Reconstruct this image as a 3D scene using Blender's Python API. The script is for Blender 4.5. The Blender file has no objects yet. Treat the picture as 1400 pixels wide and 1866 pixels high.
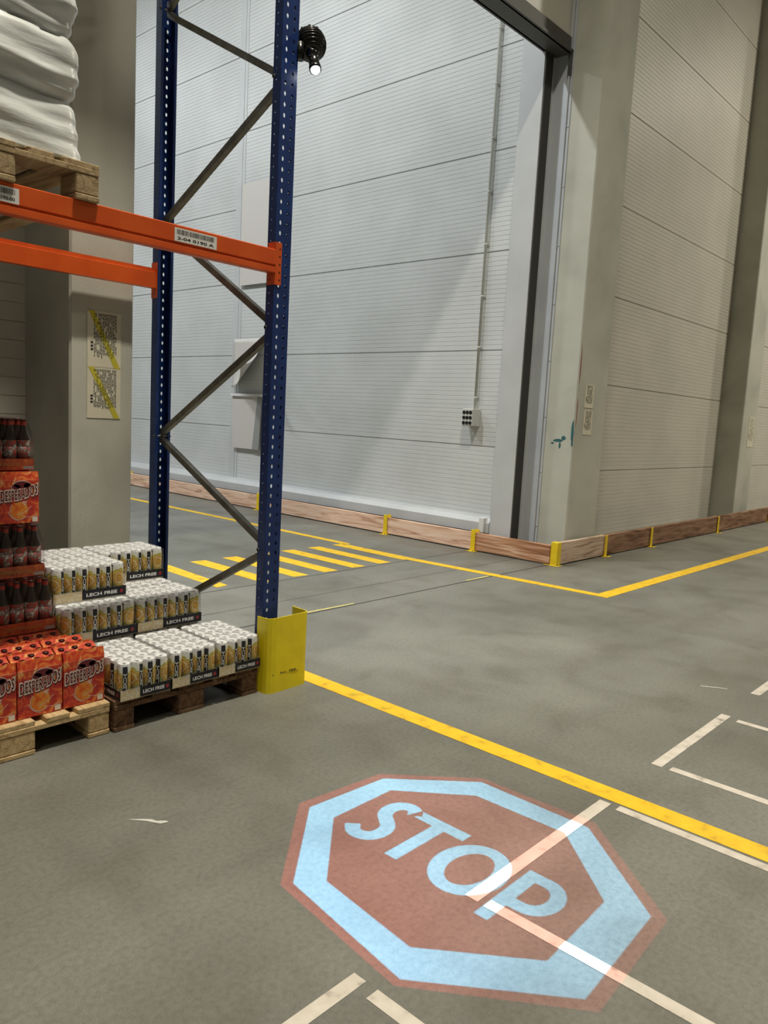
import bpy, bmesh, math, random
from mathutils import Vector, Matrix
random.seed(7)
S = bpy.context.scene
C = S.collection
PI = math.pi

# ------------------------------------------------------------------ camera
CAM_Z = 1.46
cd = bpy.data.cameras.new('camera'); cam = bpy.data.objects.new('camera', cd); C.objects.link(cam)
cr = Vector((0.67450547, -0.73636145, 0.053049)); cu = Vector((0.05542431, 0.12215948, 0.99096176)); cf = Vector((0.73618647, 0.66546892, -0.12320956))
M = Matrix((cr, cu, -cf)).transposed().to_4x4(); M.translation = (0, 0, CAM_Z)
cam.matrix_world = M
cd.sensor_fit = 'VERTICAL'; cd.sensor_height = 24.0; cd.sensor_width = 18.0; cd.lens = 24.0 * 1403.98 / 1866
cd.clip_start = 0.05; cd.clip_end = 200
S.camera = cam
# ------------------------------------------------------------------ world, lights, exposure
w = bpy.data.worlds.new('world'); S.world = w; w.use_nodes = True
w.node_tree.nodes['Background'].inputs[0].default_value = (0.93, 0.96, 1.0, 1)
w.node_tree.nodes['Background'].inputs[1].default_value = 0.10
S.view_settings.view_transform = 'Standard'; S.view_settings.look = 'None'
S.view_settings.exposure = 0.08; S.view_settings.gamma = 1.0; S.view_settings.use_curve_mapping = False
WARM = (1.0, 0.93, 0.78); COOL = (0.93, 0.98, 1.0)
LAMPS = [  # x, y, z, watts, colour
    (2.3, 1.45, 10.3, 355, WARM, 2.0), (-5.0, -2.5, 10.3, 130, WARM, 2.2), (14.4, -0.6, 10.3, 400, WARM, 2.6), (20.0, -0.6, 10.3, 450, WARM, 2.6), (28.7, -1.5, 10.3, 450, WARM, 2.6),
    (1.6, 7.6, 10.3, 500, COOL, 3.0), (1.6, 13.5, 10.3, 440, COOL, 3.0), (1.6, 20.0, 10.3, 420, COOL, 3.0)]
for i, (x, y, z, p, col, spr) in enumerate(LAMPS):
    ld = bpy.data.lights.new('high_bay_light', 'AREA'); ld.shape = 'RECTANGLE'; ld.size = 0.9; ld.size_y = 0.3
    ld.energy = p; ld.color = col; ld.spread = spr
    lo = bpy.data.objects.new('high_bay_light', ld); C.objects.link(lo); lo.location = (x, y, z - 0.02)

# ------------------------------------------------------------------ helpers
def link(o): C.objects.link(o); return o

class MB:
    """collects shapes into one mesh"""
    def __init__(s): s.v = []; s.f = []; s.mi = []; s.sm = []
    def add(s, vs, fs, m=0, smooth=False):
        b = len(s.v); s.v += [tuple(p) for p in vs]
        for f in fs: s.f.append([b + i for i in f]); s.mi.append(m); s.sm.append(smooth)
        return s
    def box(s, x0, x1, y0, y1, z0, z1, m=0, bev=0.0):
        if bev > 0:
            bm = bmesh.new(); bmesh.ops.create_cube(bm, size=1)
            for v in bm.verts: v.co = Vector(((x0+x1)/2+v.co.x*(x1-x0), (y0+y1)/2+v.co.y*(y1-y0), (z0+z1)/2+v.co.z*(z1-z0)))
            bmesh.ops.bevel(bm, geom=list(bm.edges), offset=bev, segments=1, affect='EDGES')
            bm.verts.index_update()
            s.add([v.co[:] for v in bm.verts], [[v.index for v in f.verts] for f in bm.faces], m); bm.free(); return s
        v = [(x0,y0,z0),(x1,y0,z0),(x1,y1,z0),(x0,y1,z0),(x0,y0,z1),(x1,y0,z1),(x1,y1,z1),(x0,y1,z1)]
        return s.add(v, [(0,3,2,1),(4,5,6,7),(0,1,5,4),(1,2,6,5),(2,3,7,6),(3,0,4,7)], m)
    def lathe(s, prof, seg=20, c=(0,0,0), m=0, ax=None, smooth=True, mats=None):
        """prof: list of (r,z)"""
        ax = Vector(ax).normalized() if ax else Vector((0,0,1))
        R = ax.to_track_quat('Z', 'Y').to_matrix(); c = Vector(c)
        vs = []; fs = []
        for r, z in prof:
            for k in range(seg):
                a = 2*PI*k/seg; vs.append(c + R @ Vector((r*math.cos(a), r*math.sin(a), z)))
        b = len(s.v); s.v += [p[:] for p in vs]
        for i in range(len(prof)-1):
            mm = mats[i] if mats else m
            for k in range(seg):
                k2 = (k+1) % seg
                s.f.append([b+i*seg+k, b+i*seg+k2, b+(i+1)*seg+k2, b+(i+1)*seg+k]); s.mi.append(mm); s.sm.append(smooth)
        s.f.append([b+k for k in reversed(range(seg))]); s.mi.append(mats[0] if mats else m); s.sm.append(False)
        s.f.append([b+(len(prof)-1)*seg+k for k in range(seg)]); s.mi.append(mats[-1] if mats else m); s.sm.append(False)
        return s
    def tube(s, a, b, r, seg=10, m=0):
        a = Vector(a); b = Vector(b); return s.lathe([(r,0),(r,(b-a).length)], seg, a, m, b-a)
    def prism(s, poly, axis, a0, a1, m=0, smooth=False):
        """poly of 2D points extruded along an axis; axis 'x': (y,z), 'y': (x,z), 'z': (x,y)"""
        def P(p, a): return {'x': (a,p[0],p[1]), 'y': (p[0],a,p[1]), 'z': (p[0],p[1],a)}[axis]
        n = len(poly); vs = [P(p,a0) for p in poly] + [P(p,a1) for p in poly]
        fs = [[i,(i+1)%n,n+(i+1)%n,n+i] for i in range(n)]
        s.add(vs, fs, m, smooth); s.add(vs, [list(range(n)), list(range(n,2*n))], m); return s
    def build(s, name, mats, parent=None, loc=None, fixn=True):
        me = bpy.data.meshes.new(name); me.from_pydata(s.v, [], s.f)
        if not isinstance(mats, (list, tuple)): mats = [mats]
        for q in mats: me.materials.append(q)
        me.polygons.foreach_set('material_index', s.mi); me.polygons.foreach_set('use_smooth', s.sm)
        if fixn:
            bm = bmesh.new(); bm.from_mesh(me); bmesh.ops.recalc_face_normals(bm, faces=bm.faces); bm.to_mesh(me); bm.free()
        me.update()
        o = bpy.data.objects.new(name, me); link(o)
        if parent: o.parent = parent
        if loc: o.location = loc
        return o

def tag(o, label, cat, group=None, kind=None):
    o['label'] = label; o['category'] = cat
    if group: o['group'] = group
    if kind: o['kind'] = kind
    return o
def struct(o, label=None, cat=None):
    o['kind'] = 'structure'
    if label: o['label'] = label; o['category'] = cat
    return o
def thing(name, label, cat, loc=(0,0,0), rz=0, group=None):
    o = bpy.data.objects.new(name, None); link(o); o.location = loc; o.rotation_euler = (0,0,rz); o.empty_display_size = 0.1
    return tag(o, label, cat, group)
def dup(o, parent=None):
    c = o.copy(); link(c)
    if parent: c.parent = parent
    for ch in list(o.children): dup(ch, c)
    return c

def textpolys(txt, offset=0.0, shear=0.0, spacing=1.0):
    """flat mesh of a word in the built-in font: verts (x,y), faces, width, height"""
    cu_ = bpy.data.curves.new('t', 'FONT'); cu_.body = txt; cu_.size = 1; cu_.offset = offset; cu_.shear = shear; cu_.space_character = spacing
    cu_.resolution_u = 3; cu_.fill_mode = 'FRONT'
    o = bpy.data.objects.new('t', cu_); link(o); bpy.context.view_layer.update()
    dg = bpy.context.evaluated_depsgraph_get(); me = bpy.data.meshes.new_from_object(o.evaluated_get(dg))
    vs = [(v.co.x, v.co.y) for v in me.vertices]; fs = [list(p.vertices) for p in me.polygons]
    bpy.data.objects.remove(o); bpy.data.meshes.remove(me); bpy.data.curves.remove(cu_)
    xs = [p[0] for p in vs]; ys = [p[1] for p in vs]; x0, y0 = min(xs), min(ys)
    return [(x-x0, y-y0) for x, y in vs], fs, max(xs)-x0, max(ys)-y0

# ------------------------------------------------------------------ materials
def mat(name, col, rough=0.6, metal=0.0, spec=0.5):
    m = bpy.data.materials.new(name); m.use_nodes = True; b = m.node_tree.nodes['Principled BSDF']
    b.inputs['Base Color'].default_value = (*col, 1); b.inputs['Roughness'].default_value = rough; b.inputs['Metallic'].default_value = metal
    b.inputs['Specular IOR Level'].default_value = spec
    return m
def nodes(m): return m.node_tree.nodes, m.node_tree.links, m.node_tree.nodes['Principled BSDF']
def noisy(name, stops, scale=5, detail=6, rough=0.6, metal=0, bump=0.0, stretch=(1,1,1), spec=0.5, dist=0.0, rr=None, bscale=None):
    """ramp over noise: stops = [(pos,(r,g,b)),...]"""
    m = mat(name, stops[0][1], rough, metal, spec); N, L, B = nodes(m)
    tc = N.new('ShaderNodeTexCoord'); mp = N.new('ShaderNodeMapping'); mp.inputs['Scale'].default_value = stretch
    L.new(tc.outputs['Object'], mp.inputs[0])
    n = N.new('ShaderNodeTexNoise'); n.inputs['Scale'].default_value = scale; n.inputs['Detail'].default_value = detail; n.inputs['Distortion'].default_value = dist
    L.new(mp.outputs[0], n.inputs[0]); r = N.new('ShaderNodeValToRGB'); L.new(n.outputs['Fac'], r.inputs[0])
    e = r.color_ramp.elements
    while len(e) < len(stops): e.new(0.5)
    for i, (p, c) in enumerate(stops): e[i].position = p; e[i].color = (*c, 1)
    L.new(r.outputs[0], B.inputs['Base Color'])
    if rr:
        mr = N.new('ShaderNodeMapRange'); mr.inputs['To Min'].default_value = rr[0]; mr.inputs['To Max'].default_value = rr[1]; mr.inputs['From Min'].default_value = .3; mr.inputs['From Max'].default_value = .7
        L.new(n.outputs['Fac'], mr.inputs[0]); L.new(mr.outputs[0], B.inputs['Roughness'])
    if bump:
        n2 = N.new('ShaderNodeTexNoise'); n2.inputs['Scale'].default_value = bscale or scale*4; n2.inputs['Detail'].default_value = 4; L.new(mp.outputs[0], n2.inputs[0])
        bp = N.new('ShaderNodeBump'); bp.inputs['Strength'].default_value = bump; bp.inputs['Distance'].default_value = 0.01
        L.new(n2.outputs['Fac'], bp.inputs['Height']); L.new(bp.outputs[0], B.inputs['Normal'])
    return m

def floor_material():
    m = mat('sealed_concrete', (.2,.2,.18), .45); N, L, B = nodes(m)
    tc = N.new('ShaderNodeTexCoord')
    def noise(scale, detail, st=(1,1,1), rot=0, dist=0):
        mp = N.new('ShaderNodeMapping'); mp.inputs['Scale'].default_value = st; mp.inputs['Rotation'].default_value = (0,0,rot)
        L.new(tc.outputs['Object'], mp.inputs[0]); n = N.new('ShaderNodeTexNoise'); n.inputs['Scale'].default_value = scale
        n.inputs['Detail'].default_value = detail; n.inputs['Distortion'].default_value = dist; L.new(mp.outputs[0], n.inputs[0]); return n.outputs['Fac']
    def ramp(f, stops):
        r = N.new('ShaderNodeValToRGB'); L.new(f, r.inputs[0]); e = r.color_ramp.elements
        while len(e) < len(stops): e.new(.5)
        for i, (p, c) in enumerate(stops): e[i].position = p; e[i].color = (*c, 1)
        return r.outputs[0]
    def mul(a, b, f=1.0):
        x = N.new('ShaderNodeMix'); x.data_type = 'RGBA'; x.blend_type = 'MULTIPLY'; x.inputs[0].default_value = f
        L.new(a, x.inputs[6]); L.new(b, x.inputs[7]); return x.outputs[2]
    base = ramp(noise(.55, 5, dist=.4), [(.3, (.155,.155,.132)), (.55, (.200,.198,.172)), (.75, (.245,.243,.213))])
    scuff = ramp(noise(1.1, 6, (.35,1.6,1), .8, .6), [(.30, (.84,.84,.85)), (.48, (1,1,1)), (.8, (1.04,1.04,1.03))])
    scuff2 = ramp(noise(1.6, 6, (1.7,.4,1), .1, .3), [(.32, (.9,.9,.9)), (.5, (1,1,1))])
    grain = ramp(noise(420, 2), [(.28, (.62,.62,.63)), (.5, (1,1,1)), (.72, (1.42,1.40,1.33))])
    spots = ramp(noise(24, 2), [(.18, (.5,.48,.45)), (.24, (1,1,1))])
    mid = ramp(noise(55, 5), [(.30, (.84,.84,.84)), (.5, (1,1,1)), (.72, (1.13,1.12,1.10))])
    cloud = ramp(noise(2.6, 6, dist=.5), [(.32, (.84,.82,.79)), (.5, (1,1,1)), (.70, (1.08,1.08,1.08))])
    c = mul(mul(mul(mul(mul(mul(base, scuff), scuff2), cloud), mid), grain, .9), spots, .7)
    L.new(c, B.inputs['Base Color'])
    mr = N.new('ShaderNodeMapRange'); mr.inputs['To Min'].default_value = .36; mr.inputs['To Max'].default_value = .6
    L.new(noise(1.3, 5), mr.inputs[0]); L.new(mr.outputs[0], B.inputs['Roughness'])
    return m

FLOOR = floor_material()
SIDING = noisy('siding_paint', [(.35, (.56,.57,.56)), (.65, (.63,.64,.63))], 1.2, 4, .42, 0, .04, bscale=60)
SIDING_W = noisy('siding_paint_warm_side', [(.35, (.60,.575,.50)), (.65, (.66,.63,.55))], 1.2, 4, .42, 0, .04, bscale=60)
FLASH = noisy('flashing_metal', [(.35, (.52,.53,.53)), (.65, (.58,.59,.59))], 2, 4, .42)
FLASHB = noisy('jamb_metal', [(.35, (.46,.49,.53)), (.65, (.52,.55,.58))], 2, 4, .45)
GAP_SHADE = mat('gap_shade', (.03,.03,.028), .9)
CONCRETE = noisy('column_concrete', [(.3, (.41,.41,.35)), (.5, (.50,.50,.43)), (.7, (.56,.555,.48))], 1.6, 7, .8, 0, .12, dist=.3, bscale=70)
STEEL_DARK = mat('lintel_steel', (.10,.10,.09), .55, .3)
YELLOW_LINE = noisy('yellow_floor_paint', [(.28, (.52,.32,.02)), (.42, (.86,.52,.012)), (.7, (.95,.60,.018))], 14, 8, .55)
YELLOW_WORN = noisy('yellow_floor_paint_worn', [(.3, (.50,.42,.12)), (.6, (.72,.62,.22))], 12, 6, .6)
TAPE = noisy('white_floor_tape', [(.27, (.30,.27,.23)), (.42, (.62,.56,.48)), (.7, (.72,.66,.58))], 16, 8, .6, stretch=(1,1,1))
YELLOW_STEEL = noisy('yellow_steel', [(.3, (.78,.62,.006)), (.6, (.86,.70,.008))], 9, 6, .42, 0, .03)
YELLOW_POST = noisy('yellow_post_paint', [(.3, (.80,.54,.01)), (.6, (.90,.64,.015))], 9, 6, .45)
BLUE = noisy('blue_steel', [(.3, (.005,.023,.12)), (.7, (.008,.038,.18))], 12, 5, .38, 0, .02)
ORANGE = noisy('orange_steel', [(.3, (.62,.075,.006)), (.7, (.74,.11,.012))], 6, 4, .42)
GALV = noisy('galvanised_steel', [(.3, (.10,.095,.08)), (.7, (.20,.19,.165))], 14, 5, .42, .7)
def wood(name, a, b, c, st=(14,1.2,14), rough=.75):
    return noisy(name, [(.28, a), (.5, b), (.72, c)], 2.2, 8, rough, 0, .2, stretch=st, dist=1.1, spec=.2)
WOOD_NEW = wood('pallet_wood_new', (.34,.22,.10), (.55,.39,.20), (.68,.52,.30))
WOOD_OLD = wood('pallet_wood_old', (.07,.038,.022), (.17,.095,.052), (.26,.16,.09))
WOOD_MID = wood('pallet_wood_weathered', (.22,.15,.08), (.40,.29,.16), (.52,.40,.24))
PLANK = wood('rail_plank_wood', (.42,.20,.11), (.84,.56,.40), (.92,.69,.53), (8,.8,9))
PLANKB = wood('rail_plank_wood_brown', (.10,.045,.025), (.27,.15,.09), (.42,.26,.17), (.9,8,9))
PLANKC = wood('rail_plank_wood_pale', (.26,.16,.11), (.60,.44,.33), (.72,.56,.44), (.9,8,9))
PLANKD = wood('rail_plank_dark_grain', (.16,.05,.02), (.55,.28,.15), (.86,.60,.43), (5,.5,11))
BLACK = mat('black_plastic', (.012,.012,.012), .3)
BLACKM = mat('black_housing', (.008,.008,.008), .22)
WHITE = mat('white_print', (.8,.8,.78), .6)
PAPER = noisy('paper', [(.3, (.66,.61,.47)), (.7, (.74,.70,.56))], 6, 4, .8)
PAPERY = mat('paper_yellow_band', (.55,.48,.04), .8)
INK = mat('ink', (.02,.02,.025), .8)
LABELW = mat('label_white', (.74,.74,.72), .6)
GREYPL = mat('grey_socket_plastic', (.56,.57,.52), .5)
CONDUIT = mat('conduit_plastic', (.60,.61,.56), .5)

# ------------------------------------------------------------------ setting: floor
mb = MB(); mb.box(-14, 40, -12, 34, -.3, 0)
struct(mb.build('floor', FLOOR))
mb = MB(); mb.box(-14, 40, -12, 34, 11.0, 11.2)
struct(mb.build('ceiling', mat('ceiling_paint', (.45,.45,.43), .8)))
# saw-cut joints in the doorway
mb = MB()
for a, b, wd in (((2.2,5.02),(7.43,5.05),.006), ((2.2,4.06),(7.43,4.06),.008), ((2.2,4.47),(7.43,4.45),.003)):
    mb.add([(a[0],a[1]-wd,.0006),(b[0],b[1]-wd,.0006),(b[0],b[1]+wd,.0006),(a[0],a[1]+wd,.0006)], [(0,1,2,3)])
struct(mb.build('trim_1', mat('joint_sealant', (.035,.033,.03), .8), fixn=False))

def siding_wall(name, material, axis, plane, a0, a1, z0, z1, joint0, pitch=1.1, rib=.05, back=.12, sign=1, vjoint=None, gdepth=.012, gw=.009, ribd=.0028):
    """horizontal sandwich panels; profile (offset, z) extruded along the wall. outward normal is -axis direction of the other coordinate"""
    pts = []; z = z0; js = []
    j = joint0
    while j < z1:
        if j > z0 + .02: js.append(j)
        j += pitch
    # ribs between joints
    prev = z0
    for j in js + [z1 + .01]:
        top = min(j - gw, z1)
        pts.append((0, prev))
        n = max(1, int((top - prev) / rib)) ; st = (top - prev) / n
        for i in range(1, n):
            zz = prev + i*st
            pts += [(0, zz - .004), (ribd, zz - .002), (ribd, zz + .002), (0, zz + .004)]
        pts.append((0, top))
        if j < z1: pts += [(gdepth, j - gw*.6), (gdepth, j + gw*.6)]
        prev = j + gw
    prof = [(plane + o, z) for o, z in pts] + [(plane + back, z1), (plane + back, z0)]
    mb = MB()
    if axis == 'y': mb.prism(prof, 'y', a0, a1)
    else: mb.prism(prof, 'x', a0, a1)
    return struct(mb.build(name, material))
WAX, WBY = 7.43, 4.65
siding_wall('wall_back', SIDING, 'y', WAX, 4.62, 33.5, 0, 11, .074)
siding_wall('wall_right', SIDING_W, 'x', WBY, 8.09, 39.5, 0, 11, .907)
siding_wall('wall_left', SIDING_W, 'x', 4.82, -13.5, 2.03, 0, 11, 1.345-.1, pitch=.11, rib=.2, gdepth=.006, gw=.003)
# plain walls that close the hall out of view
for nm, a in (('wall_front', (-14, 40, -12.2, -12)), ('wall_far', (-14, 7.43, 33.5, 33.7))):
    mb = MB(); mb.box(a[0], a[1], a[2], a[3], 0, 11); struct(mb.build(nm, SIDING_W))

# vertical panel joint of back wall
mb = MB(); mb.box(WAX-.006, WAX, 9.90, 10.10, .36, 11); mb.box(WAX-.012, WAX-.005, 9.965, 9.972, .36, 11)
for k in range(20): mb.lathe([(.007,0),(.007,.004)], 8, (WAX-.006, 10.06, .5+k*.5), 0, (-1,0,0))
struct(mb.build('trim_2', FLASH))
# jamb cover box at the end of back wall
mb = MB(); mb.box(7.215, WAX+.02, 4.625, 4.905, 0, 11, 0, .004)
for k in range(26): mb.lathe([(.008,0),(.008,.005)], 8, (7.4, 4.905, .3+k*.4), 0, (0,1,0))
mb.box(WAX-.03, WAX+.01, 4.905, 4.935, 0, 11)
ms = MB(); ms.box(7.222, 7.36, 4.610, 4.6245, 0, 11, 0, .003); struct(ms.build('trim_8', mat('cover_side_shade', (.045,.044,.04), .7)))  # dark strip paints in the shade on the cover's side face
struct(mb.build('trim_3', FLASH))
# bluish recessed jamb
mb = MB(); mb.box(WAX-.01, WAX+.1, 4.455, 4.63, 0, 11)
struct(mb.build('trim_4', FLASHB))
# steel corner angle along column edge
mb = MB(); mb.box(WAX-.030, WAX-.005, 4.435, 4.455, 0, 11, 0, .002); mb.box(WAX-.012, WAX, 4.405, 4.43, 0, 11)
for k in range(18): mb.lathe([(.009,0),(.009,.006)], 8, (WAX-.012, 4.418, .35+k*.6), 0, (-1,0,0))
struct(mb.build('trim_5', FLASHB))
# base rail of back wall
mb = MB(); mb.prism([(7.25,.20),(7.25,.31),(7.29,.365),(7.43,.375),(7.43,.20)], 'y', 4.94, 33)
mb.box(7.34, 7.43, 4.94, 33, 0, .2, 1)  # near-black box stands in for the shadow under the rail
struct(mb.build('baseboard_back', [FLASH, GAP_SHADE]))
mb = MB(); mb.box(7.22, 7.3, 4.99, 5.06, .20, .37, 0, .004)
struct(mb.build('trim_6', LABELW))
# columns
mb = MB(); mb.box(WAX, 8.10, 4.06, 4.62, 0, 11, 0, .012)
col_r = struct(mb.build('wall_column_right', CONCRETE), 'tall concrete corner column where the two panelled walls meet', 'column')
mb = MB(); mb.box(13.4, 14.1, 4.27, 4.8, 0, 11, 0, .012)
struct(mb.build('wall_column_far', CONCRETE), 'second concrete column standing along the right wall', 'column')
mb = MB(); mb.box(2.022, 2.408, 4.243, 4.9, 0, 11, 0, .012)
struct(mb.build('wall_column_left', CONCRETE), 'concrete column behind the pallet rack', 'column')
# header over the doorway + lintel
mb = MB(); mb.box(2.445, 7.46, 4.47, 4.63, 5.40, 11)
struct(mb.build('wall_header', SIDING_W))
mb = MB(); mb.box(2.445, 7.42, 4.42, 4.66, 5.27, 5.30); mb.box(2.445, 7.42, 4.44, 4.46, 5.27, 5.42); mb.box(2.445, 7.42, 4.62, 4.64, 5.27, 5.42)
mb.box(7.395, 7.425, 4.42, 4.46, 5.05, 5.3)
struct(mb.build('trim_7', STEEL_DARK))

# stains on the concrete column (own decals of paint)
def blob(cx, cz, rx, rz_, n=18, jit=.35):
    return [(cx + rx*math.cos(2*PI*k/n)*(1-jit*random.random()), cz + rz_*math.sin(2*PI*k/n)*(1-jit*random.random())) for k in range(n)]
mb = MB()
for p in (blob(4.24, 1.30, .07, .02), blob(4.18, 1.33, .03, .03), blob(4.31, 1.27, .025, .01), blob(4.22,1.25,.015,.04)):
    mb.prism(p, 'x', WAX-.0012, WAX-.0002)
for p in (blob(4.08, 1.40, .018, .14), blob(4.075,1.28,.012,.05)): mb.prism(p, 'x', WAX-.0012, WAX-.0002)
o = mb.build('paint_stain', mat('teal_paint', (.03,.12,.13), .7)); tag(o, 'teal paint smears on the left face of the corner column', 'stain')
mb = MB(); mb.prism(blob(7.455, 2.1, .012, .25), 'y', 4.0588, 4.0598); mb.prism(blob(7.452, 1.6, .010, .2), 'y', 4.0588, 4.0598)
o = mb.build('paint_stain', mat('red_scrape', (.28,.07,.05), .7)); tag(o, 'long red scrape on the right face of the corner column', 'stain')

# ------------------------------------------------------------------ floor markings
def strip(name, pts, m, label, cat='floor marking', group=None, z=.0012):
    mb = MB(); n = len(pts)
    mb.add([(x,y,z) for x,y in pts], [list(range(n))])
    o = mb.build(name, m, fixn=False)
    # face up
    me = o.data
    if me.polygons[0].normal.z < 0: me.flip_normals()
    return tag(o, label, cat, group)
strip('floor_line', [(2.765,3.14),(2.875,3.14),(2.93,-3),(2.83,-3)], YELLOW_LINE, 'wide yellow line running from the yellow guard to the lower right corner')
strip('floor_line', [(5.93,26),(6.03,26),(6.19,6.08),(6.09,6.08)], YELLOW_LINE, 'yellow line along the back wall planks, beyond the zebra stripes')
strip('floor_line', [(5.995,5.2),(6.115,5.2),(6.285,2.93),(6.18,2.93)], YELLOW_LINE, 'yellow line from the zebra stripes to the bend by the corner', z=.0018)
strip('floor_line', [(6.285,2.93),(6.27,3.06),(14,3.02),(26,3.0),(26,2.88),(14,2.9)], YELLOW_LINE, 'yellow line running away to the right past the corner posts', z=.0016)
strip('floor_line', [(3.70,4.085),(4.23,4.075),(4.23,4.095),(3.70,4.11)], YELLOW_WORN, 'short worn yellow dash on the floor joint by the guard')
strip('floor_line', [(5.7,4.075),(6.05,4.07),(6.05,4.1),(5.7,4.1)], YELLOW_WORN, 'short worn yellow dash on the floor joint near the bend')
for k in range(7):
    x = 3.68 + .372*k
    sh = .04
    strip('crossing_stripe', [(x+.05,5.085),(x+.215,5.07),(x+.205,6.125),(x+.04,6.14)] if k else [(x-.0,5.12),(x+.12,5.14),(x+.17,6.1),(x+.02,6.1)], YELLOW_LINE,
          'yellow crossing stripe, number %s of seven from the rack side' % ['one','two','three','four','five','six','seven'][k], 'crossing stripe', 'yellow zebra stripes on the floor')
dash = [((1.0,1.218),(1.376,1.262),'white tape dash cut by the bottom edge, left of the projected sign'),
        ((1.865,1.214),(2.762,1.262),'white tape dash crossing the middle of the projected sign'),
        ((3.243,1.214),(4.13,1.262),'white tape dash to the right of the near yellow line'),
        ((4.60,1.212),(5.5,1.262),'white tape dash cut by the right edge, farthest of the row')]
for (a, b, lab) in dash:
    strip('tape_dash', [(a[0],a[1]),(b[0],a[1]),(b[0],b[1]),(a[0],b[1])], TAPE, lab, 'floor marking', 'white tape dashes on the floor')
for x, y0, y1, lab in ((1.355,.25,1.178,'short white tape strip at the bottom edge under the projected sign'), (1.882,.28,1.19,'white tape strip running out of the lower part of the projected sign'),
                       (2.752,.22,1.182,'faded white tape strip beside the wide yellow line'), (3.262,.25,1.18,'white tape strip on the far side of the wide yellow line'), (4.09,.25,1.17,'white tape strip at the right edge, beyond the long dash')):
    strip('tape_dash', [(x-.022,y0),(x+.022,y0),(x+.022,y1),(x-.022,y1)], TAPE, lab, 'floor marking', 'white tape strips on the floor')
mb = MB()
P = [(1.33,2.345),(1.36,2.31),(1.375,2.29),(1.40,2.245),(1.43,2.235),(1.425,2.25),(1.40,2.27),(1.395,2.29),(1.375,2.31),(1.345,2.335)]
mb.add([(x,y,.0014) for x,y in P], [list(range(len(P)))])
tag(mb.build('paint_scuff', mat('white_scuff', (.62,.61,.56), .7), fixn=False), 'small white scuff mark on the bare floor at left', 'scuff')
mb = MB()
P = [(4.49,1.50),(4.51,1.46),(4.54,1.42),(4.56,1.375),(4.57,1.38),(4.55,1.43),(4.52,1.47),(4.50,1.51)]
mb.add([(x,y,.0014) for x,y in P], [list(range(len(P)))])
tag(mb.build('paint_scuff', mat('white_scuff_b', (.55,.54,.5), .7), fixn=False), 'faint white scuff mark beyond the long tape dash at right', 'scuff')

# ------------------------------------------------------------------ plank rail with yellow posts
def post(x, y, rz, label, corner=False):
    t = thing('rail_post', label, 'post', (x,y,0), rz, 'yellow posts of the plank rail')
    mb = MB()
    if corner:
        mb.box(-.04,.04,-.04,.04,0,.25,0,.003); mb.build('post_body', YELLOW_POST, t)
    else:
        mb.box(-.03,.03,-.012,-.004,0,.245,0,.002); mb.box(-.03,.03,.058,.066,0,.245,0,.002); mb.box(-.004,.004,-.004,.058,0,.2)
        mb.build('post_body', YELLOW_POST, t)
    mb = MB(); mb.box(-.05,.05,-.06,.11,0,.006,0,.002); mb.build('base_plate', YELLOW_POST, t)
    for sx in (-.03,.03):
        mb = MB(); mb.lathe([(.007,0),(.007,.012),(.004,.014)], 6, (sx,-.045,.006)); mb.build('bolt', GALV, t)
    return t
def plank(x0,x1,y0,y1,h,m,label,g='wooden planks of the rail'):
    mb = MB(); mb.box(x0,x1,y0,y1,.012,h,0,.004)
    tag(mb.build('rail_plank', m), label, 'plank', g)
RX, RY = 7.085, 3.965
post(RX+.05, RY+.03, 0, 'yellow square post at the corner of the plank rail', True)
ypos = [5.02, 6.365, 8.9, 12.6, 16.5]
ynames = ['first yellow post left of the rail corner', 'second yellow post left of the rail corner', 'yellow rail post seen just left of the front blue upright', 'yellow rail post hidden behind the rear blue upright', 'farthest yellow post of the rail along the back wall']
for y, nm in zip(ypos, ynames): post(RX, y, -PI/2, nm)
prev = RY+.075
pn = ['dark-grained rail plank just left of the corner post', 'knotty rail plank between the first and second post left of the corner', 'rail plank passing behind the front blue upright', 'pale rail plank seen between the two blue uprights', 'farthest rail plank along the back wall']
for i, y in enumerate(ypos):
    plank(RX+.004, RX+.05, prev, y-.005, .212, [PLANKD, PLANK, PLANK, PLANK, PLANK][i], pn[i]); prev = y+.005
xpos = [8.2, 9.45, 11.83, 14.3, 18]
xn = ['first yellow post right of the rail corner', 'second yellow post right of the rail corner', 'third yellow post right of the rail corner', 'yellow rail post at the right edge of the picture', 'farthest yellow post of the right rail']
for x, nm in zip(xpos, xn): post(x, RY, 0, nm)
prev = RX+.095
pn = ['weathered rail plank just right of the corner post', 'brown rail plank between the first and second post right of the corner', 'dark brown rail plank under the second column of the right wall', 'rail plank running to the right edge of the picture', 'farthest rail plank of the right side']
for i, x in enumerate(xpos):
    plank(prev, x-.005, RY+.004, RY+.05, .245, PLANKC if i == 0 else PLANKB, pn[i]); prev = x+.005

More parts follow.
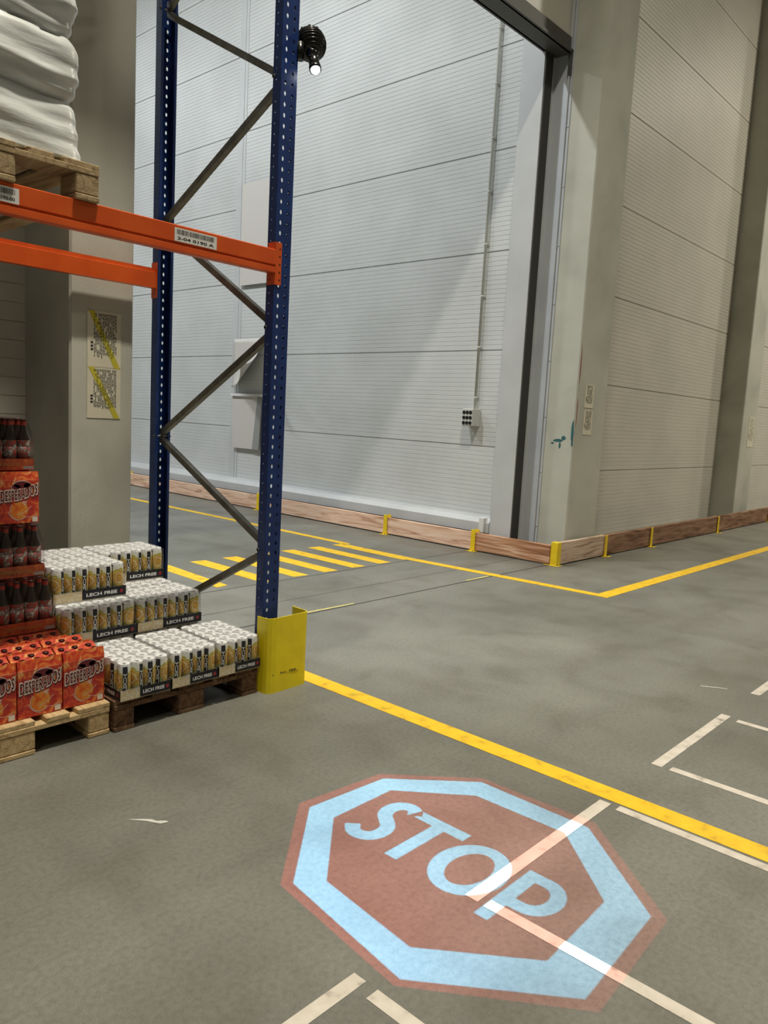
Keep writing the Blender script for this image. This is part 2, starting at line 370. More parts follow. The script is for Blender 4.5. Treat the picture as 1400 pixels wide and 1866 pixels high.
# ------------------------------------------------------------------ conduit and socket box
t = thing('socket_box', 'grey wall box with nine black sockets at the end of the conduit', 'socket box', (7.43,5.36,1.40))
mb = MB(); mb.box(-.145,0,-.075,.08,0,.2,0,.006); mb.box(-.152,-.145,-.07,.075,.006,.194,0,.003); mb.build('housing', GREYPL, t)
for i in range(3):
    for j in range(3):
        mb = MB(); mb.lathe([(.021,0),(.021,.006),(.017,.007)], 12, (-.152, -.044+j*.046, .036+i*.06), 0, (-1,0,0)); mb.build('socket', BLACK, t)
t = thing('wall_conduit', 'thin grey conduit pipe running up the back wall from the socket box', 'pipe', (7.395,5.345,1.60))
mb = MB(); mb.tube((0,0,0),(0,0,9.4),.016,12); mb.build('pipe', CONDUIT, t)
for k in range(16):
    mb = MB(); z = .12+.575*k; mb.lathe([(.018,0),(.018,.02)], 12, (0,0,z)); mb.box(0,.035,-.02,.02,z,z+.02); mb.build('clip', GREYPL, t)

# ------------------------------------------------------------------ pale sheets on back wall
SHEET = mat('pale_sheet', (.62,.58,.54), .5); SHEETG = mat('grey_sheet', (.30,.30,.29), .6)
mb = MB(); mb.box(7.385,7.392,9.25,9.90,3.32,4.80)
tag(mb.build('wall_sheet', SHEET), 'tall pale sheet fixed to the back wall above the curled one', 'sheet', 'pale sheets on the back wall')
mb = MB(); vs = []; nx, nz = 10, 12
for i in range(nx+1):
    for j in range(nz+1):
        u, v = i/nx, j/nz; y = 10.0 - u*.72; z = 1.76 + v*.76
        k = max(0, (u + (1-v)) - .75); out = .38*k*k + .02
        vs.append((7.40-out, y - .15*k*k, z + .22*k*k*(1-v)))
fs = [(i*(nz+1)+j, (i+1)*(nz+1)+j, (i+1)*(nz+1)+j+1, i*(nz+1)+j+1) for i in range(nx) for j in range(nz)]
mb.add(vs, fs, 0, True); o = mb.build('wall_sheet', SHEET); so = o.modifiers.new('s', 'SOLIDIFY'); so.thickness = .004
tag(o, 'pale sheet with a curled lower corner on the back wall behind the rack', 'sheet', 'pale sheets on the back wall')
t = thing('wall_sheet', 'lowest pale sheet on the back wall with a slanted grey edge', 'sheet', (7.42,9.6,.85), 0, 'pale sheets on the back wall')
mb = MB(); mb.prism([(.36,0),(-.14,0),(-.24,.8),(.40,.8)], 'x', -.04, -.03); mb.build('panel', SHEET, t)
mb = MB(); mb.prism([(-.14,0),(-.30,0),(-.34,.8),(-.24,.8)], 'x', -.05, -.035); mb.build('grey_edge', SHEETG, t)
mb = MB(); mb.box(-.07,-.02,-.34,.41,.80,.84); mb.build('top_rail', LABELW, t)

# ------------------------------------------------------------------ notices
def notice(name, label, loc, facing, wd, ht, band=False, rows=22, seed=1):
    """local x right, z up on a wall facing -Y; the writing runs vertically"""
    rnd = random.Random(seed)
    t = thing(name, label, 'notice', loc, 0, None)
    mb = MB(); mb.box(0,wd,-.002,0,0,ht); mb.build('paper', PAPER, t)
    mb = MB()
    for i in range(rows):
        x = wd*(.2 + .68*i/rows); z = ht*.96
        while z > ht*.22:
            l = ht*rnd.uniform(.02,.07); 
            if z-l > ht*.08 and rnd.random() < .86: mb.box(x, x+wd*.02, -.0032,-.0024, z-l, z)
            z -= l + ht*.014
    for i in range(3): mb.box(wd*.1, wd*.17, -.0032,-.0024, ht*(.30+i*.06), ht*(.335+i*.06))
    mb.build('print', INK, t)
    if band:
        mb = MB(); mb.prism([(wd*.03,ht),(wd*.2,ht),(wd*.98,0),(wd*.8,0)], 'y', -.0028, -.0022); mb.build('yellow_band', PAPERY, t)
    return t
notice('paper_notice', 'upper notice with a yellow band on the left column, partly shaded', (2.122,4.242,1.65), 0, .205, .315, True, 16, 3)
notice('paper_notice', 'lower notice with a yellow band on the left column', (2.122,4.242,1.362), 0, .205, .290, True, 16, 5)
notice('paper_notice', 'upper narrow notice on the right face of the corner column', (7.60,4.059,1.665), 0, .19, .25, False, 12, 7)
notice('paper_notice', 'lower narrow notice on the right face of the corner column', (7.61,4.059,1.375), 0, .19, .27, False, 12, 9)
notice('paper_notice', 'small notice on the second column at the right edge', (13.72,4.268,1.27), 0, .3, .5, False, 8, 11)

# ------------------------------------------------------------------ pallet rack
UX0, UX1, UYF, UYR = 2.493, 2.593, 3.066, 4.185
def holed(mb, P, u0, u1, z0, z1, cols, pitch, hw, hh, shift=0):
    """face between u0..u1, z0..z1 with rows of diamond slots. P(u,z)->3D. cols: list of column centres"""
    edges = [u0] + [(cols[i]+cols[i+1])/2 for i in range(len(cols)-1)] + [u1]
    n = int(round((z1-z0)/pitch))
    for ci, cx in enumerate(cols):
        a, b = edges[ci], edges[ci+1]
        for k in range(n):
            c0 = z0 + k*pitch; c1 = c0 + pitch; cz = (c0+c1)/2 + shift
            V = [P(a,c0),P(b,c0),P(b,c1),P(a,c1), P(cx-hw,cz-hh*.35),P(cx,cz-hh),P(cx+hw,cz-hh*.35),P(cx+hw,cz+hh*.35),P(cx,cz+hh),P(cx-hw,cz+hh*.35)]
            mb.add(V, [(0,1,6,5),(0,5,4),(1,2,7,6),(2,8,7),(2,3,9,8),(3,0,4,9)])
def upright(yslot, dirn, parent, label):
    """slot face at y=yslot; channel opens towards dirn (+1 = +Y)"""
    mb = MB(); H = 8.0
    holed(mb, lambda u,z: (u, yslot, z), UX0, UX1, .0, H, [UX0+.028, UX1-.028], .05, .006, .0125)
    y1 = yslot + dirn*.058
    for x in (UX0, UX1):
        holed(mb, lambda u,z, x=x: (x, yslot + dirn*u, z), 0, .058, 0, H, [.036], .05, .0035, .0035, .012)
    for x, s in ((UX0,1),(UX1,-1)):
        mb.add([(x,y1,0),(x+s*.016,y1,0),(x+s*.016,y1,H),(x,y1,H)], [(0,1,2,3)])
    # central recess line on slot face
    o = mb.build('upright', BLUE, parent, fixn=False); o['label'] = label
    s = o.modifiers.new('thickness', 'SOLIDIFY'); s.thickness = .0022; s.offset = 0
    return o
fr = thing('rack_frame', 'blue pallet rack end frame with two perforated uprights and grey braces', 'rack frame', (0,0,0))
u1 = upright(UYF, 1, fr, 'front perforated blue upright'); u2 = upright(UYR, -1, fr, 'rear perforated blue upright')
def brace(ya, za, yb, zb, x=2.543):
    a = Vector((x,ya,za)); b = Vector((x,yb,zb)); d = (b-a); Ln = d.length; d.normalize()
    n = Vector((0,-d.z,d.y)); X = Vector((1,0,0)); w2 = .017; dp = .015
    prof = [(-dp,-w2),(dp,-w2),(dp,-w2+.003),(-dp+.003,-w2+.003),(-dp+.003,w2-.003),(dp,w2-.003),(dp,w2),(-dp,w2)]
    vs = [a + X*p + n*q for p,q in prof] + [b + X*p + n*q for p,q in prof]; k = len(prof)
    mb = MB(); mb.add(vs, [[i,(i+1)%k,k+(i+1)%k,k+i] for i in range(k)] + [[0,1,2,3],[0,3,4,7],[4,5,6,7],[k,k+1,k+2,k+3],[k,k+3,k+4,k+7],[k+4,k+5,k+6,k+7]])
    return mb.build('brace', GALV, fr)
YF, YR = 3.115, 4.135
zs = [(YR,.17),(YF,.74),(YR,1.27),(YF,1.87),(YR,2.50),(YF,3.055),(YR,3.66),(YF,4.25),(YR,4.83),(YF,5.41),(YR,5.99),(YF,6.57),(YR,7.15),(YF,7.73)]
for (a, b) in zip(zs, zs[1:]):
    brace(a[0], a[1]+.018, b[0], b[1]-.018)
for y, z in zs[:-1]:
    mb = MB(); mb.tube((UX0-.008,y,z),(UX1+.008,y,z),.006,6); mb.lathe([(.010,0),(.010,.006)],6,(UX0-.008,y,z),0,(1,0,0)); mb.build('bolt', GALV, fr)
mb = MB(); mb.box(2.47,2.615,3.03,3.17,0,.006); mb.build('foot_plate', BLUE, fr)
mb = MB(); mb.box(2.47,2.615,4.09,4.23,0,.006); mb.build('foot_plate', BLUE, fr)

def beam(name, label, yf, ztop, side, labels):
    """load beam along X. yf = face towards viewer; side=+1: connector wraps front face"""
    t = thing(name, label, 'rack beam', (0,0,0), 0, 'orange load beams of the rack')
    h = .113; dpt = .045; x0, x1 = -.25, UX0
    y0, y1 = yf, yf+dpt
    z1 = ztop; z0 = ztop-h
    if side > 0: prof = [(y0+.006,z1),(y0,z1-.004),(y0,z0+.040),(y0+.007,z0+.036),(y0+.007,z0+.031),(y0,z0+.027),(y0,z0+.003),(y0+.004,z0),(y1,z0),(y1,z1)]
    else: prof = [(y1,z1),(y1,z0),(y0,z0),(y0,z1-.022),(y0+.004,z1-.024),(y0+.004,z1-.028),(y0,z1-.03)]
    if side < 0: prof = [(y0,z0),(y1,z0),(y1,z1),(y0+.012,z1),(y0+.012,z1-.020),(y0,z1-.024)]
    mb = MB(); mb.prism(prof, 'x', x0, x1); mb.build('beam_profile', ORANGE, t)
    # end connector: L plate with bolt slots
    mb = MB(); zc0, zc1 = z0-.055, z1+.035
    if side > 0:
        mb.box(x1-.004,x1+.040,UYF-.0055,UYF-.0015,zc0,zc1,0,.001); mb.box(x1-.0045,x1-.0005,UYF-.0055,UYF+.05,zc0,zc1)
        for k in range(5):
            z = zc0+.025+k*.037; mb.lathe([(.0045,0),(.0045,.0008)],8,(x1+.028,UYF-.0056,z),1,(0,-1,0)); 
            mb.lathe([(.004,0),(.004,.0008)],8,(x1-.005,UYF+.03,z),1,(-1,0,0))
    else:
        mb.box(x1-.0045,x1-.0005,UYR-.055,UYR+.004,zc0,zc1)
        for k in range(5): mb.lathe([(.004,0),(.004,.0008)],8,(x1-.005,UYR-.02,zc0+.025+k*.037),1,(-1,0,0))
    mb.build('end_connector', [ORANGE, BLACK], t)
    for (lx0, lx1, lz0, lz1, txt) in labels:
        mb = MB(); mb.box(lx0,lx1,yf-.0012,yf-.0001,lz0,lz1,0); 
        rnd = random.Random(int(lx0*100)); x = lx0+.012
        while x < lx1-.014:
            bw = rnd.choice((.0012,.002,.003)); mb.box(x,x+bw,yf-.0017,yf-.0012,(lz0+lz1)/2+.002,lz1-.006,1); x += bw+rnd.choice((.0014,.002,.0028))
        tv, tf, tw, th = textpolys(txt, .02); sc = (lx1-lx0-.03)/tw; sz = .013/th
        mb.add([(lx0+.014+px*sc, yf-.0016, lz0+.008+py*sz) for px,py in tv], tf, 1)
        o = mb.build('barcode_label', [LABELW, BLACK], t, fixn=False); o['label'] = 'white barcode label'
    return t
BT = 2.243
beam('load_beam', 'front orange load beam with barcode labels, bolted to the front upright', UYF-.008, BT, 1,
     [(1.925, 2.145, BT-.071, BT-.014, '2-04 0190 A'), (1.13, 1.262, BT-.074, BT-.018, '2-04 0190-00')])
beam('load_beam', 'rear orange load beam seen below the front one', UYR-.052, BT, -1, [])
# yellow guard
t = thing('upright_guard', 'yellow steel guard around the foot of the front upright', 'guard', (2.61,3.1,0))
mb = MB(); th = .006
out = []; 
pl = [(-.146,-.03),(-.142,-.085),(-.136,-.105),(-.118,-.118),(-.09,-.122),(.10,-.116),(.124,-.112),(.136,-.098),(.14,-.07),(.14,.0),(.15,.03)]
inn = []
for i, p in enumerate(pl):
    a = Vector(pl[max(0,i-1)]); b = Vector(pl[min(len(pl)-1,i+1)]); d = (b-a).normalized(); n = Vector((-d.y,d.x)); inn.append((p[0]+n.x*th, p[1]+n.y*th))
poly = pl + inn[::-1]
n = len(poly); vs = [(x,y,0) for x,y in poly] + [(x,y,.40) for x,y in poly]; k = len(pl)
fs = [[i,(i+1)%n,n+(i+1)%n,n+i] for i in range(n)]
for i in range(k-1): fs += [[i,i+1,n-2-i,n-1-i],[n+i,n+i+1,n+n-2-i,n+n-1-i]]
mb.add(vs, fs, 0); mb.build('guard_plate', YELLOW_STEEL, t)
mb = MB(); mb.box(-.12,.1,-.1,.1,0,.008); mb.build('foot_plate', YELLOW_STEEL, t)
mb = MB(); rnd = random.Random(4); mb.box(-.105,.07,-.1198,-.1165,.093,.0936)
for i in range(14):
    x = -.105+i*.0125
    if i % 5 != 3: mb.box(x, x+rnd.uniform(.004,.008), -.1215, -.1165, .095, .095+rnd.uniform(.006,.012))
mb.build('stamped_marks', mat('stamp_ink', (.16,.13,.02), .7), t)

# ------------------------------------------------------------------ stop sign projector (real slide projector on the upright)
LENS = Vector((2.655,3.005,3.115)); TGT = Vector((2.0,1.36,0)); ax = (TGT-LENS).normalized()   # beam axis
t = thing('sign_projector', 'black sign projector with glowing lens clamped to the front upright', 'projector', LENS)
SRC = -ax*.075                      # light point behind the slide, in the projector's own frame
up = -ax
bc = up*.15
mb = MB(); mb.lathe([(.026,0),(.028,.004),(.028,.016),(.023,.02),(.022,.085),(.030,.09),(.030,.10)][::1], 24, (0,0,0), 0, up)
# open barrel: rebuild without caps
mb = MB()
def open_lathe(mb, prof, seg, axis, m=0):
    R = Vector(axis).to_track_quat('Z','Y').to_matrix(); vs = [R @ Vector((r*math.cos(2*PI*k/seg), r*math.sin(2*PI*k/seg), z)) for r,z in prof for k in range(seg)]
    mb.add(vs, [[i*seg+k, i*seg+(k+1)%seg, (i+1)*seg+(k+1)%seg, (i+1)*seg+k] for i in range(len(prof)-1) for k in range(seg)], m, True)
open_lathe(mb, [(.0245,-.004),(.029,-.004),(.030,.002),(.030,.018),(.0265,.021),(.0265,.085),(.034,.09),(.034,.11),(.020,.11),(.020,.021),(.0235,.018),(.0245,-.004)], 28, up)
mb.build('barrel', BLACKM, t, fixn=False)
mb = MB(); hc = up*.165
prof = [(.035,-.058)]
for k in range(7):
    z = -.052+k*.016; r = .078*math.sqrt(max(.05,1-(z/.078)**2)); prof += [(r,z),(r,z+.007),(r-.010,z+.008),(r-.010,z+.015)]
prof.append((.02,.066))
mb.lathe(prof, 28, hc, 0, up); mb.build('body', BLACKM, t)
mb = MB()
for k in range(10):
    a = 2*PI*k/10; R = up.to_track_quat('Z','Y').to_matrix(); c = hc + R @ Vector((.058*math.cos(a), .058*math.sin(a), .035))
    mb.tube(c, c + R @ Vector((.004*math.cos(a), .004*math.sin(a), .018)), .008, 6)
mb.build('cooling_fin', BLACKM, t)
mb = MB(); mb.tube(hc+Vector((-.02,.02,0)), hc+Vector((-.085,.055,-.01)), .013, 12); mb.tube(Vector((-.05,.06,.04)), Vector((-.05,.06,.12)), .02, 14); mb.build('mounting_arm', BLACKM, t)
mb = MB(); mb.tube(Vector((-.062,-.02,.055)), Vector((-.03,-.03,.06)), .016, 12); mb.build('clamp_knob', BLACKM, t)
# lens: gives off light and lets the beam through
lm = bpy.data.materials.new('glowing_lens'); lm.use_nodes = True; N = lm.node_tree.nodes; L = lm.node_tree.links; N.clear()
ou = N.new('ShaderNodeOutputMaterial'); ad = N.new('ShaderNodeAddShader'); em = N.new('ShaderNodeEmission'); tr = N.new('ShaderNodeBsdfTransparent')
em.inputs[0].default_value = (.86,.93,1,1); em.inputs[1].default_value = 9; L.new(em.outputs[0], ad.inputs[0]); L.new(tr.outputs[0], ad.inputs[1]); L.new(ad.outputs[0], ou.inputs[0])
mb = MB(); R = ax.to_track_quat('Z','Y').to_matrix(); vs = []; seg = 24
for i in range(6):
    r = .0232*math.cos(i/5*PI/2); z = .020*math.sin(i/5*PI/2)
    for k in range(seg): vs.append(R @ Vector((max(r,.0003)*math.cos(2*PI*k/seg), max(r,.0003)*math.sin(2*PI*k/seg), z)))
mb.add(vs, [[i*seg+k, i*seg+(k+1)%seg, (i+1)*seg+(k+1)%seg, (i+1)*seg+k] for i in range(5) for k in range(seg)], 0, True)
mb.build('lens', lm, t, fixn=False)
# slide: artwork given in floor metres, reduced onto the slide plane towards the light point
src_w = LENS + SRC; pc = LENS + SRC + ax*.050; 
def to_slide(p, k=0.0):
    P3 = Vector((p[0],p[1],0)); d = P3 - src_w; tt = ((pc + ax*k - src_w).dot(ax))/d.dot(ax); return src_w + d*tt - LENS
cen = Vector((2.0,1.365))
OUT = [(1.857,2.030),(2.262,1.992),(2.557,1.683),(2.579,1.188),(2.217,.765),(1.726,.738),(1.418,1.159),(1.480,1.689)]
OWH = [(1.868,1.982),(2.245,1.955),(2.525,1.666),(2.530,1.190),(2.198,.808),(1.740,.785),(1.447,1.163),(1.515,1.668)]
INN = [(1.882,1.868),(2.193,1.868),(2.414,1.613),(2.430,1.231),(2.160,.942),(1.794,.928),(1.560,1.225),(1.600,1.606)]
def stroke(pts, wdt, closed=False, sub=8):
    # Catmull-Rom through pts, offset both sides
    P = [Vector(p) for p in pts]; out = []
    Q = [P[0]*2-P[1]] + P + [P[-1]*2-P[-2]]
    for i in range(1, len(Q)-2):
        for s_ in range(sub):
            u = s_/sub; a,b,c,d = Q[i-1],Q[i],Q[i+1],Q[i+2]
            out.append(.5*((2*b)+(-a+c)*u+(2*a-5*b+4*c-d)*u*u+(-a+3*b-3*c+d)*u*u*u))
    out.append(P[-1]); Lf = []; Rt = []
    for i, p in enumerate(out):
        a = out[max(0,i-1)]; b = out[min(len(out)-1,i+1)]; d = (b-a).normalized(); n = Vector((-d.y,d.x))*wdt/2; Lf.append(p+n); Rt.append(p-n)
    return [tuple(v) for v in Lf + Rt[::-1]]
# letters in (u along text 0..1, v up 0..1) boxes
def tofloor(box, pts):   # box: text-left y, text-right y, bottom x, top x
    yl, yr, xb, xt = box; return [(xb+(xt-xb)*v, yl+(yr-yl)*u) for u, v in pts]
Sp = [(.84,.81),(.70,.885),(.50,.91),(.27,.85),(.19,.71),(.30,.58),(.52,.50),(.74,.40),(.79,.25),(.66,.13),(.42,.085),(.22,.11),(.04,.19)]
Tg = [(0,1),(1,1),(1,.83),(.62,.83),(.62,0),(.38,0),(.38,.83),(0,.83)]
Og = [(.5+.5*math.cos(a), .5+.5*math.sin(a)) for a in [2*PI*k/40 for k in range(40)]]
Oi = [(.5+.27*math.cos(a), .5+.335*math.sin(a)) for a in [2*PI*k/40 for k in range(40)]]
Pg = [(0,0),(0,1),(.45,1)] + [(.48+.50*math.sin(a), .66+.34*math.cos(a)) for a in [PI*k/16 for k in range(1,16)]] + [(.45,.32),(.27,.32),(.27,0)]
Pi_ = [(.27,.84),(.46,.84)] + [(.46+.24*math.sin(a), .66+.18*math.cos(a)) for a in [PI*k/12 for k in range(1,12)]] + [(.46,.48),(.27,.48)]
letters = [stroke(tofloor((1.800,1.652,1.843,2.178), Sp), .056, sub=4), tofloor((1.672,1.452,1.850,2.160), Tg), tofloor((1.462,1.208,1.832,2.148), Og), tofloor((1.462,1.208,1.832,2.148), Oi),
           tofloor((1.193,1.012,1.815,2.135), Pg), tofloor((1.193,1.012,1.815,2.135), Pi_)]
def slide_layer(name, loops, col, k):
    cv = bpy.data.curves.new(name, 'CURVE'); cv.dimensions = '2D'; cv.fill_mode = 'BOTH'
    # 2D frame on the slide plane
    R = ax.to_track_quat('Z','Y').to_matrix(); Ri = R.inverted(); SC = 100.0
    for lp in loops:
        sp = cv.splines.new('POLY'); sp.points.add(len(lp)-1); sp.use_cyclic_u = True
        for i, q in enumerate(lp):
            v = Ri @ (to_slide(q, k)); sp.points[i].co = (v.x*SC, v.y*SC, 0, 1)
    o = bpy.data.objects.new(name, cv); link(o); bpy.context.view_layer.update()
    me = bpy.data.meshes.new_from_object(o.evaluated_get(bpy.context.evaluated_depsgraph_get()))
    zc = (Ri @ to_slide(loops[0][0], k)).z
    for v in me.vertices: v.co = R @ Vector((v.co.x/SC, v.co.y/SC, zc))
    bpy.data.objects.remove(o); bpy.data.curves.remove(cv)
    me.materials.clear()
    m = bpy.data.materials.new(name+'_glass'); m.use_nodes = True; N = m.node_tree.nodes; L = m.node_tree.links; N.clear()
    ou = N.new('ShaderNodeOutputMaterial'); tr = N.new('ShaderNodeBsdfTransparent'); tr.inputs[0].default_value = (*col,1); L.new(tr.outputs[0], ou.inputs[0])
    me.materials.append(m); o = bpy.data.objects.new(name, me); link(o); o.parent = t
    return o
slide_layer('slide_red_glass', [OUT, OWH, INN] + letters, (.78,.008,.008), 0)
big = [(cen.x+9*math.cos(a), cen.y+9*math.sin(a)) for a in [2*PI*k/8 for k in range(8)]]
big = [(3.4,.2),(3.4,3.4),(.7,2.6),(.7,.2)]
mk = slide_layer('slide_mask', [[(3.1,.25),(3.1,2.7),(.95,2.5),(.95,.25)], OUT], (0,0,0), .002)
ld = bpy.data.lights.new('projector_light', 'SPOT'); ld.energy = 2000; ld.color = (.29,.64,1.0); ld.spot_size = math.radians(30); ld.spot_blend = .3; ld.shadow_soft_size = .00004
lo = bpy.data.objects.new('projector_light', ld); link(lo); lo.parent = t; lo.location = SRC; lo.rotation_euler = ax.to_track_quat('-Z','Y').to_euler()

# ------------------------------------------------------------------ pallets
def pallet(label, loc, m, rough=False, group='euro pallets', seed=1):
    rnd = random.Random(seed)
    t = thing('wooden_pallet', label, 'pallet', loc, 0, None)   # origin: front left bottom corner, .8 wide (x) 1.2 deep (y)
    J = lambda a=.003: rnd.uniform(-a,a)
    for x0, x1 in ((0,.145),(.1825,.2825),(.3275,.4725),(.5175,.6175),(.655,.80)):
        mb = MB(); mb.box(x0,x1,J(.004)+.004,1.2+J(),.122,.144,0,.003); mb.build('deck_board', m, t)
    for y0 in (0,.5275,1.055):
        mb = MB(); mb.box(0.002,.798,y0+.002,y0+.143,.100,.122,0,.002); mb.build('stringer_board', m, t)
        for x0, wd in ((0,.10),(.3275,.145),(.70,.10)):
            mb = MB(); mb.box(x0+.002 if wd<.12 else x0, x0+wd-(.002 if wd<.12 else 0), y0+.004,y0+.145-.004,.022,.100,0,.005); mb.build('block', m, t)
    for x0, x1 in ((0,.10),(.3275,.4725),(.70,.80)):
        mb = MB(); mb.box(x0,x1,.002,1.198,0,.022,0,.004); mb.build('bottom_board', m, t)
    return t
pallet('dark weathered pallet under the beer can trays, beside the yellow guard', (1.658,3.04,0), WOOD_OLD, seed=2)
pallet('light new pallet under the red beer bottle packs at the left edge', (.845,3.055,0), WOOD_NEW, seed=3)
pallet('pallet up on the orange beams under the wrapped load', (.772,3.04,BT), WOOD_MID, seed=4)
pallet('unseen pallet on the upper rack level added to shade the column', (1.57,3.04,6.05), WOOD_MID, seed=5)  # unseen upper level, pallet and beams, added to shade the left column
beam('load_beam', 'front orange beam of the added, unseen upper rack level', UYF-.008, 6.05, 1, [])
beam('load_beam', 'rear orange beam of the added, unseen upper rack level', UYR-.052, 6.05, -1, [])

# wrapped load
def wrap_load(label, x0, x1, y0, y1, z0, z1, seed, groove=.228, zoff=-.02):
    rnd = random.Random(seed); nz = int((z1-z0)/.0115); m_ = 160
    per = []; r = .045
    # rounded rectangle path
    cs = [(x1-r,y0+r,-PI/2),(x1-r,y1-r,0),(x0+r,y1-r,PI/2),(x0+r,y0+r,PI)]
    pts = []
    for cx, cy, a0 in cs:
        for k in range(7): a = a0 + k/6*PI/2; pts.append((cx+r*math.cos(a), cy+r*math.sin(a), math.cos(a), math.sin(a)))
        nxt = cs[(cs.index((cx,cy,a0))+1) % 4]; a = a0+PI/2
        e = (cx+r*math.cos(a), cy+r*math.sin(a)); s_ = (nxt[0]+r*math.cos(a), nxt[1]+r*math.sin(a))
        for k in range(1,26): f = k/26; pts.append((e[0]+(s_[0]-e[0])*f, e[1]+(s_[1]-e[1])*f, math.cos(a), math.sin(a)))
    n = len(pts); vs = []
    for i in range(nz+1):
        z = z0 + (z1-z0)*i/nz
        for j, (x,y,nx,ny) in enumerate(pts):
            wob = .022*math.sin(2.2*x+seed*2.1)+.010*math.sin(7*y+seed*2)+.006*math.sin(17*x+5*y)
            ph = ((z-z0-zoff+wob)/groove) % 1.0; k = int((z-z0-zoff+wob)//groove)
            b = math.sin(PI*ph)**.4
            fold = math.copysign(.010,1)*math.exp(-((ph-.42-.1*math.sin(k*2.1+x*2))/.09)**2) - .006*math.exp(-((ph-.25)/.05)**2)
            hard = -.024*math.exp(-(ph/.06)**2) - .015*math.exp(-((1-ph)/.10)**2)
            amp = .020*b + fold + hard + .010*math.sin(k*1.7)
            if z-z0 < .18: amp = amp*(z-z0)/.18 + .045*(1-(z-z0)/.18)
            amp += .0008*math.sin(9*x+88*z+3*math.sin(6*x))+.0008*math.sin(150*z+12*x+7*y)+.004*math.sin(14*x+31*z+seed)
            vs.append((x+nx*amp, y+ny*amp, z))
    fs = [[i*n+j, i*n+(j+1)%n, (i+1)*n+(j+1)%n, (i+1)*n+j] for i in range(nz) for j in range(n)] + [list(range(n))[::-1], [nz*n+j for j in range(n)]]
    mb = MB(); mb.add(vs, fs, 0, True)
    return tag(mb.build('wrapped_load', WRAP), label, 'wrapped load', 'film wrapped loads on the rack')
WRAP = noisy('stretch_film', [(.3, (.50,.52,.51)), (.7, (.74,.77,.76))], 3, 6, .26, 0, .2, stretch=(2,2,9), spec=.7, bscale=6)
wrap_load('tall load wrapped in silvery film on the raised pallet', 0.80, 1.500, 3.12, 4.19, BT+.144, 4.25, 1)
wrap_load('unseen wrapped load on the upper rack level added to shade the column', 1.62, 2.32, 3.12, 4.19, 6.194, 7.8, 2)  # added out of view to keep lamp light off the upper column

# ------------------------------------------------------------------ beer cans and trays
def can_material():
    m = mat('beer_can_print', (.6,.6,.6), .32, .15); N, L, B = nodes(m)
    tc = N.new('ShaderNodeTexCoord'); sx = N.new('ShaderNodeSeparateXYZ'); L.new(tc.outputs['Object'], sx.inputs[0])
    at = N.new('ShaderNodeMath'); at.operation = 'ARCTAN2'; L.new(sx.outputs[1], at.inputs[0]); L.new(sx.outputs[0], at.inputs[1])
    # |sin| of the angle: 0 on the two black bars
    si = N.new('ShaderNodeMath'); si.operation = 'SINE'; L.new(at.outputs[0], si.inputs[0]); ab = N.new('ShaderNodeMath'); ab.operation = 'ABSOLUTE'; L.new(si.outputs[0], ab.inputs[0])
    bar = N.new('ShaderNodeMath'); bar.operation = 'LESS_THAN'; L.new(ab.outputs[0], bar.inputs[0]); bar.inputs[1].default_value = .36
    # gold discs: rings around (angle=+-90deg, z=.085)
    co = N.new('ShaderNodeMath'); co.operation = 'COSINE'; L.new(at.outputs[0], co.inputs[0])
    cm = N.new('ShaderNodeMath'); cm.operation = 'MULTIPLY'; L.new(co.outputs[0], cm.inputs[0]); cm.inputs[1].default_value = .036
    zm = N.new('ShaderNodeMath'); zm.operation = 'SUBTRACT'; L.new(sx.outputs[2], zm.inputs[0]); zm.inputs[1].default_value = .088
    cb = N.new('ShaderNodeCombineXYZ'); L.new(cm.outputs[0], cb.inputs[0]); L.new(zm.outputs[0], cb.inputs[1])
    ln = N.new('ShaderNodeVectorMath'); ln.operation = 'LENGTH'; L.new(cb.outputs[0], ln.inputs[0])
    mr = N.new('ShaderNodeMapRange'); mr.inputs['From Max'].default_value = .085; L.new(ln.outputs['Value'], mr.inputs[0])
    nz = N.new('ShaderNodeTexNoise'); nz.inputs['Scale'].default_value = 45; L.new(tc.outputs['Object'], nz.inputs[0])
    md = N.new('ShaderNodeMath'); md.operation = 'MULTIPLY_ADD'; md.inputs[1].default_value = .35; L.new(nz.outputs[0], md.inputs[0]); L.new(mr.outputs[0], md.inputs[2])
    rp = N.new('ShaderNodeValToRGB'); L.new(md.outputs[0], rp.inputs[0]); rp.color_ramp.interpolation = 'LINEAR'
    st = [(.15,(.55,.26,.03)),(.28,(.78,.48,.09)),(.38,(.62,.32,.04)),(.46,(.85,.74,.42)),(.52,(.58,.32,.04)),(.62,(.80,.56,.14)),(.70,(.36,.40,.07)),(.77,(.80,.77,.66)),(.95,(.72,.72,.70))]
    e = rp.color_ramp.elements
    while len(e) < len(st): e.new(.5)
    for i, (p, c) in enumerate(st): e[i].position = p; e[i].color = (*c,1)
    mx = N.new('ShaderNodeMix'); mx.data_type = 'RGBA'; L.new(bar.outputs[0], mx.inputs[0]); L.new(rp.outputs[0], mx.inputs[6]); mx.inputs[7].default_value = (.008,.010,.016,1)
    L.new(mx.outputs[2], B.inputs['Base Color']); return m
CANP = can_material()
CANTOP = noisy('can_lid_metal', [(.35,(.62,.62,.62)),(.45,(.93,.94,.95)),(.7,(.96,.96,.97))], 90, 3, .4, 0)
CANW = mat('can_white_band', (.70,.71,.72), .3, .2)
TXT = mat('can_white_print', (.78,.78,.78), .5)
TRAYW = noisy('tray_card_print', [(.35,(.62,.60,.54)),(.50,(.60,.46,.20)),(.62,(.70,.67,.60)),(.75,(.45,.30,.10))], 55, 5, .6)
TRAYB = mat('tray_card_black', (.006,.007,.011), .6)
REDDOT = mat('tray_red_dot', (.30,.02,.03), .5)
CARD = mat('brown_card', (.25,.16,.09), .8)
